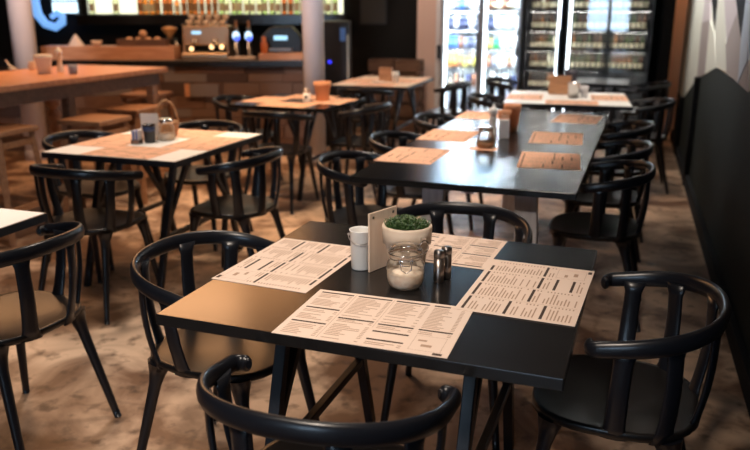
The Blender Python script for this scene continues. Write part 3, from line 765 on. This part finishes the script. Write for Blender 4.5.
# back shelf with lightbox and bottles
t = thing('bottle_shelf', 'thick black shelf along the bar wall with a glowing panel behind bottles', 'shelf', (-2.0, 9.62, 1.36))
MB().box((0, 0, 0), (3.3, .28, .12)).build('board', TOPBLK, t, bevel=.004)
MB().box((0, .155, .36), (3.2, .03, .58)).build('light_panel', LIGHTBOX, t)
def bottle_mb(r, h, neck=.35, label=True, cap=True):
    b = MB()
    b.lathe([(r * .9, 0), (r, r * .15), (r, h * (1 - neck) * .98), (r * .8, h * (1 - neck) + r * .35), (r * .36, h * (1 - neck * .55)), (r * .34, h * .93)], 14, m=0)
    if label: b.lathe([(r * 1.02, h * .14), (r * 1.02, h * (1 - neck) * .74)], 14, m=1, cap0=False, cap1=False)
    if cap: b.lathe([(r * .42, h * .92), (r * .42, h)], 10, m=2)
    return b
def bm(c, r=.15): return mat('bottle_glass', c, r)
def clearb(c): return glass_mat('tinted_glass', c, 1.0)
LAB = mat('cream_label', (.80, .72, .52), .6); LABY = mat('straw_label', (.86, .80, .56), .6); CAPD = mat('cap', (.06, .05, .04), .4)
kinds = []
for c, r, h, l in (((.62, .34, .14), .034, .30, CORK), ((.85, .48, .20), .036, .26, LABY), ((.80, .42, .22), .035, .28, CORK), ((.72, .82, .55), .035, .30, LABY), ((.92, .95, .80), .036, .27, LAB), ((.92, .58, .34), .036, .22, LABY)):
    kinds.append((bottle_mb(r, h).build('bottle', [clearb(c), l, CAPD]), ('amber', 'caramel', 'copper', 'green', 'clear', 'orange')[len(kinds)]))
used = set(); rnd = random.Random(9)
x = -3.5; k = 0
spots = []
while x < -.42:
    if x < -3.02 : step = .30; pool = (3, 4)
    elif x < -1.9: step = .077; pool = (0, 1, 2, 5, 2)
    else: step = .078; pool = (3, 4, 4, 3, 2)
    spots.append((x, rnd.choice(pool))); x += step
for i, (x, q) in enumerate(spots):
    pr, cn = kinds[q]
    if q not in used: o = pr; used.add(q)
    else: o = pr.copy(); COL.objects.link(o)
    o.location = (x, 9.60 + rnd.uniform(-.04, .03), 1.4206)
    tag(o, '%s spirit bottle, %s from the blue neon end of the lit bar shelf' % (cn, names[i]), 'bottle', 'spirit bottles on the lit bar shelf')
for q, (pr, cn) in enumerate(kinds):
    if q not in used: bpy.data.objects.remove(pr)
# screens and neon at the bar's far end
t = thing('wall_screen', 'bright blue-white screen of two panes over the bar wall', 'screen', (-3.86, 9.70, 1.43))
MB().box((0, .02, .17), (.36, .04, .36)).build('frame', FFRAME, t)
MB().box((0, -.004, .075), (.31, .01, .13)).build('pane', SCREEN, t); MB().box((0, -.004, .225), (.31, .01, .13)).build('pane', SCREEN, t)
nb = MB(); nb.sweep([(-.14, 0, .45), (-.16, 0, .30), (-.14, 0, .15), (-.06, 0, .04), (.06, 0, .0), (.15, 0, .06), (.16, 0, .13), (.10, 0, .17), (.02, 0, .12)], [.05, .055, .055, .05, .05, .05, .045, .04, .03], n=12, upz=False)
tag(nb.build('neon_sign', NEON, None, (-4.02, 9.58, 1.27)), 'blue glowing hook-shaped neon lamp below the blue-white screen', 'neon lamp')
# drinks cooler at the end of the bar
t = thing('drinks_cooler', 'black cooler cabinet with a blue indicator behind the white column', 'cooler', (-.44, 8.62, 0))
MB().box((0, 0, .68), (.34, .5, 1.36)).build('cabinet', FFRAME, t, bevel=.006)
dd = MB().box((0, -.265, .70), (.32, .03, 1.28)).build('door', BLACK, t, bevel=.004); MB().box((.145, -.29, .72), (.018, .02, 1.0)).build('handle', mat('olive_chrome', (.5, .5, .42), .35, .7), dd)
MB().blob((-.055, -.29, .93), (.022, .012, .018), n=14).build('indicator', DOTB, t)
MB().box((.09, -.285, 1.22), (.06, .006, .14)).build('sticker', BLUEPAPER, t)
# dark wall bits
t = thing('poster', 'dark grey framed poster hanging on the dark back wall', 'poster', (-.02, 9.78, 1.55))
MB().box((0, 0, 0), (.34, .02, .5)).build('frame', FFRAME, t); MB().box((0, -.008, 0), (.30, .015, .46)).build('sheet', mat('grey_print', (.05, .05, .045), .6), t)
for x, y, lab in ((.10, 9.50, 'dim brown wooden crate stacked against the dark wall behind the box'), (.42, 9.35, 'dim brown wooden crate beside the peach door jamb')):
    t = thing('storage_crate', lab, 'crate', (x, y, 0), -.2, 'storage crates at the back wall')
    b = MB()
    for z in (.10, .28, .46, .64, .82): b.box((0, -.15, z), (.30, .02, .14)); b.box((0, .15, z), (.30, .02, .14)); b.box((-.15, 0, z), (.02, .28, .14)); b.box((.15, 0, z), (.02, .28, .14))
    b.box((0, 0, .01), (.3, .3, .02)); b.build('crate', WOODD, t)

# ------------------------------------------------------------------ fridges
FX, FYY, FA = .86, 9.45, -.333
def floc(s, d=0): return (FX + s * cos(FA) - d * sin(FA), FYY + s * sin(FA) + d * cos(FA))
SH = [.34, .57, .80, 1.025, 1.25, 1.48, 1.70]
def fridge(s0, s1, label, light, ndoor=1, frame=FALU):
    W = s1 - s0; t = thing('display_fridge', label, 'fridge', (*floc((s0 + s1) / 2), 0), FA)
    lin = FWHITE if light else FDARK
    b = MB(); b.box((0, .62, 1.02), (W, .03, 2.04), m=1)
    for sx in (-1, 1): b.box((sx * (W / 2 - .015), .32, 1.02), (.03, .62, 2.04), m=1)
    b.box((0, .32, .08), (W, .62, .16), m=0); b.box((0, .32, 2.0), (W, .62, .08), m=0)
    b.build('cabinet', [FFRAME, lin], t)
    for z in SH:
        sh = MB(); sh.box((0, .31, z - .01), (W - .07, .54, .016)); sh.box((0, .036, z - .012), (W - .07, .004, .030))
        sh.build('shelf', FALU if light else FDARK, t)
        MB().box((0, .047, z - .0235), (W - .09, .014, .008)).build('light_strip', LED if light else LEDW, t)
    MB().box((0, .047, 1.935), (W - .09, .014, .012)).build('light_strip', LED if light else LEDW, t)
    e0 = .030
    sx = 1 if (not light and ndoor == 1) else -1
    MB().box((sx * (W / 2 - e0 - .014), .020, 1.06), (.028, .016, 1.76)).build('light_strip', LEDV, t)
    dw = W / ndoor
    for k in range(ndoor):
        cx = -W / 2 + dw * (k + .5); f = MB(); e = .028 if ndoor == 1 else .016
        for sx in (-1, 1): f.box((cx + sx * (dw / 2 - e / 2), 0, 1.06), (e, .04, 1.84))
        for z in (.155, 1.965): f.box((cx, 0, z), (dw, .04, .05))
        d = f.build('door', frame, t); MB().box((cx, 0, 1.06), (dw - 2 * e, .012, 1.78)).build('glass_pane', PANE, d)
        MB().box((cx + (dw / 2 - .03) * (1 if k == 0 else -1), -.035, 1.0), (.016, .02, .5)).build('handle', FFRAME, d)
    return t
FR = [(-.04, .435), (.445, .925), (.955, 1.40), (1.435, 2.39)]
fridge(*FR[0], 'white-lit glass fridge of cartons next to the peach door jamb', True)
fridge(*FR[1], 'brightest white-lit glass fridge with pale goods, second from the peach jamb', True)
fridge(*FR[2], 'narrow dark glass fridge of bottles, third from the peach jamb', False, frame=FFRAME)
fridge(*FR[3], 'wide double-door dark glass fridge full of pale-labelled bottles', False, 2, frame=FFRAME)
# bottles in the dark fridges
BOT = {}
for nm, c, l in (('brown', (.05, .024, .012), LABY), ('green', (.03, .045, .015), LAB), ('amber', (.13, .055, .018), LABY), ('dark', (.03, .025, .02), LAB), ('clear', (.50, .48, .38), LABY)):
    BOT[nm] = [bottle_mb(.0235, .198, .42).build('bottle', [bm(c, .2), l, CAPD]), False]
def place(st, loc, rz=0):
    if not st[1]: st[1] = True; o = st[0]
    else: o = st[0].copy(); COL.objects.link(o)
    o.location = loc; o.rotation_euler = (0, 0, rz); return o
lvl = {.57: 'lowest visible', .80: 'second', 1.025: 'third', 1.25: 'fourth', 1.48: 'fifth'}
rnd = random.Random(21)
for (fi, n, nm) in ((2, 6, 'narrow dark fridge'), (3, 14, 'wide dark fridge')):
    s0, s1 = FR[fi]
    for z in (.57, .80, 1.025, 1.25, 1.48):
        kk = 0
        if fi == 3 and z == .57: continue
        for i in range(n):
            s = s0 + .065 + (s1 - s0 - .13) * (i + .5) / n
            ck = rnd.choice(('brown', 'brown', 'green', 'dark', 'amber', 'clear') if fi == 2 else ('brown', 'green', 'brown', 'green', 'amber'))
            o = place(BOT[ck], (*floc(s, .10 + rnd.uniform(-.008, .012)), z - .0012))
            tag(o, '%s pale-labelled bottle, %s from jamb end, %s, %s shelf' % (ck, names[i], nm, lvl[z]), 'bottle', 'labelled bottles in the dark fridges')
CART = {}
def carton(nm, c, w, h, cap=False):
    b = MB(); b.box((0, 0, h / 2), (w, w, h)); 
    if cap: b.lathe([(.012, h), (.012, h + .02)], 10)
    else: b.box((0, -w * .51, h * .5), (w * .7, .002, h * .35), m=1)
    CART[nm] = [b.build('carton', [mat('carton_' + nm, c, .5), mat('carton_panel', tuple(min(1, x * 1.6 + .1) for x in c), .5)], bevel=.003), False]
carton('blue', (.04, .13, .42), .056, .15); carton('navy', (.03, .04, .10), .055, .13); carton('orange', (.62, .22, .05), .056, .16)
carton('brown', (.20, .08, .04), .055, .14); carton('white', (.78, .80, .82), .053, .15); carton('yellow', (.55, .50, .10), .056, .12); carton('green', (.02, .36, .12), .06, .11)
carton('grey', (.20, .22, .28), .05, .12)
rows1 = {.57: ['dark', 'brown', 'dark', 'navy', 'brown'], .80: ['orange', 'orange', 'brown', 'yellow', 'amber', 'yellow'], 1.025: ['blue', 'blue', 'brown', 'grey', 'navy', 'grey'],
         1.25: ['navy', 'white', 'navy', 'navy', 'white', 'grey'], 1.48: ['white', 'grey', 'blue', 'grey', 'white', 'white']}
rows2 = {.57: ['dark', 'clear', 'dark', 'dark', 'white', 'dark', 'navy'], .80: ['brown', 'grey', 'white', 'white', 'brown', 'white'], 1.025: ['yellow', 'green', 'white', 'white', 'white'],
         1.25: ['navy', 'white', 'white', 'white', 'white'], 1.48: ['brown', 'amber', 'clear', 'brown', 'amber', 'clear', 'white']}
for (fi, rows, nm) in ((0, rows1, 'carton fridge'), (1, rows2, 'brightest fridge')):
    s0, s1 = FR[fi]
    for z, items in rows.items():
        for i, ck in enumerate(items):
            s = s0 + .05 + (s1 - s0 - .10) * (i + .5) / len(items)
            st_ = CART.get(ck) or BOT[ck]; isb = ck not in CART
            o = place(st_, (*floc(s, .15), z - .0012), FA)
            tag(o, '%s %s, %s from jamb end, %s, %s shelf' % (ck, 'bottle' if isb else 'carton', names[i], nm, lvl[z]), 'bottle' if isb else 'carton', 'goods in the white-lit fridges')

# ------------------------------------------------------------------ lights
def area(name, loc, size, power, color, rot=(0, 0, 0), sy=None):
    l = bpy.data.lights.new(name, 'AREA'); l.energy = power; l.color = color; l.size = size
    if sy: l.shape = 'RECTANGLE'; l.size_y = sy
    else: l.shape = 'DISK'
    o = bpy.data.objects.new(name, l); COL.objects.link(o); o.location = loc; o.rotation_euler = rot; return o
def spot(name, loc, power, color, deg, blend=.6, r=.12, aim=None):
    l = bpy.data.lights.new(name, 'SPOT'); l.energy = power; l.color = color; l.spot_size = math.radians(deg)
    l.spot_blend = blend; l.shadow_soft_size = r
    o = bpy.data.objects.new(name, l); COL.objects.link(o); o.location = loc
    if aim: o.rotation_euler = (Vector(aim) - Vector(loc)).to_track_quat('-Z', 'Y').to_euler()
    return o
TONE = (1, .84, .70); WARM = (1, .72, .48)
spot('pendant_fill', (-.55, .45, 2.65), 190, TONE, 52, .8, aim=(-.10, 1.95, .6))
spot('pendant_fill', (-.1, 2.9, 2.7), 90, TONE, 78, .8, aim=(-.65, 2.3, 0))
spot('pendant_fill', (-1.45, 3.95, 2.65), 115, TONE, 86, .7)
spot('pendant_fill', (.34, 3.95, 2.65), 170, TONE, 46, .9)
spot('pendant_fill', (.78, 5.0, 2.65), 170, TONE, 46, .9)
spot('pendant_fill', (-.62, 5.4, 2.65), 210, WARM, 88, .7)
spot('pendant_fill', (.1, 7.9, 2.65), 110, WARM, 100, .7)
spot('pendant_fill', (1.6, 6.4, 2.65), 130, TONE, 66, .7)
area('pendant_fill', (-2.4, 6.2, 2.6), 2.4, 54, (1, .52, .25), sy=.6)
fl = area('sheen_light', (-2.0, 6.5, 2.55), 2.8, 2.6, (1, .44, .16), sy=.7)  # unseen light added for the warm sheen on tabletops and chair seats
fl.rotation_euler = (Vector((-.75, 2.2, .5)) - fl.location).to_track_quat('-Z', 'Y').to_euler(); fl.data.spread = math.radians(60)
area('bar_lamp', (-2.0, 8.3, 2.4), 2.6, 12, (1, .55, .28), sy=.3)
spot('column_fill', (-.95, 5.2, 3.0), 150, (.84, .86, 1), 24, .8, aim=(-.59, 7.35, 1.25))  # unseen cool spots added to brighten the two columns
spot('column_fill', (-2.9, 5.4, 3.0), 130, (.84, .86, 1), 24, .8, aim=(-3.47, 7.6, 1.35))
ww = area('wall_washer', (2.03, 6.16, 3.1), 4.0, 32, (1, .98, .92), sy=.15)
ww.rotation_euler = (Vector((2.62, 5.97, 1.95)) - ww.location).to_track_quat('-Z', 'Y').to_euler(); ww.data.spread = math.radians(40)
spot('pendant_fill', (-1.75, 2.45, 2.65), 95, (1, .92, .84), 46, .8)  # added to brighten the bare white table
spot('pendant_fill', (.98, 4.15, 2.65), 80, TONE, 27, .9)  # narrow spot added to brighten the mural-side menus of the long table
spot('jamb_fill', (.35, 8.55, 2.9), 75, (1, .78, .64), 40, .8, aim=(.66, 9.6, 1.3))  # unseen spot added to brighten the peach jamb
bl = area('blue_glint_light', (1.10, 9.05, 2.25), .75, 2.2, (.42, .72, 1), sy=.25)  # unseen blue light added for rail glints and long-table glare
bl.rotation_euler = (Vector((.3, 2.2, .8)) - bl.location).to_track_quat('-Z', 'Y').to_euler(); bl.data.spread = math.radians(100)
spot('recess_lamp', (*room(.3, 9.3), 2.9), 75, (1, .6, .35), 60, .8, aim=(*room(.3, 9.9), 1.2))
w = bpy.data.worlds.new('World'); sc.world = w; w.use_nodes = True
bg = w.node_tree.nodes['Background']; bg.inputs[0].default_value = (.55, .65, .85, 1); bg.inputs[1].default_value = .10

# ------------------------------------------------------------------ camera
cam = bpy.data.cameras.new('camera'); co = bpy.data.objects.new('camera', cam); COL.objects.link(co)
co.location = (0, 0, 1.474); co.rotation_euler = (pi / 2 - .28, 0, 0)
cam.lens = 747.29 / 750 * 36; cam.sensor_width = 36; cam.clip_start = .05
cam.dof.use_dof = True; cam.dof.focus_distance = 2.0; cam.dof.aperture_fstop = 2.7
sc.camera = co
vs_ = sc.view_settings; vs_.view_transform = 'Standard'; vs_.look = 'None'; vs_.gamma = 1; vs_.exposure = .08; vs_.use_curve_mapping = False
sc.cycles.use_denoising = True
sc.cycles.max_bounces = 8; sc.cycles.transparent_max_bounces = 16
sc.cycles.sample_clamp_indirect = 4
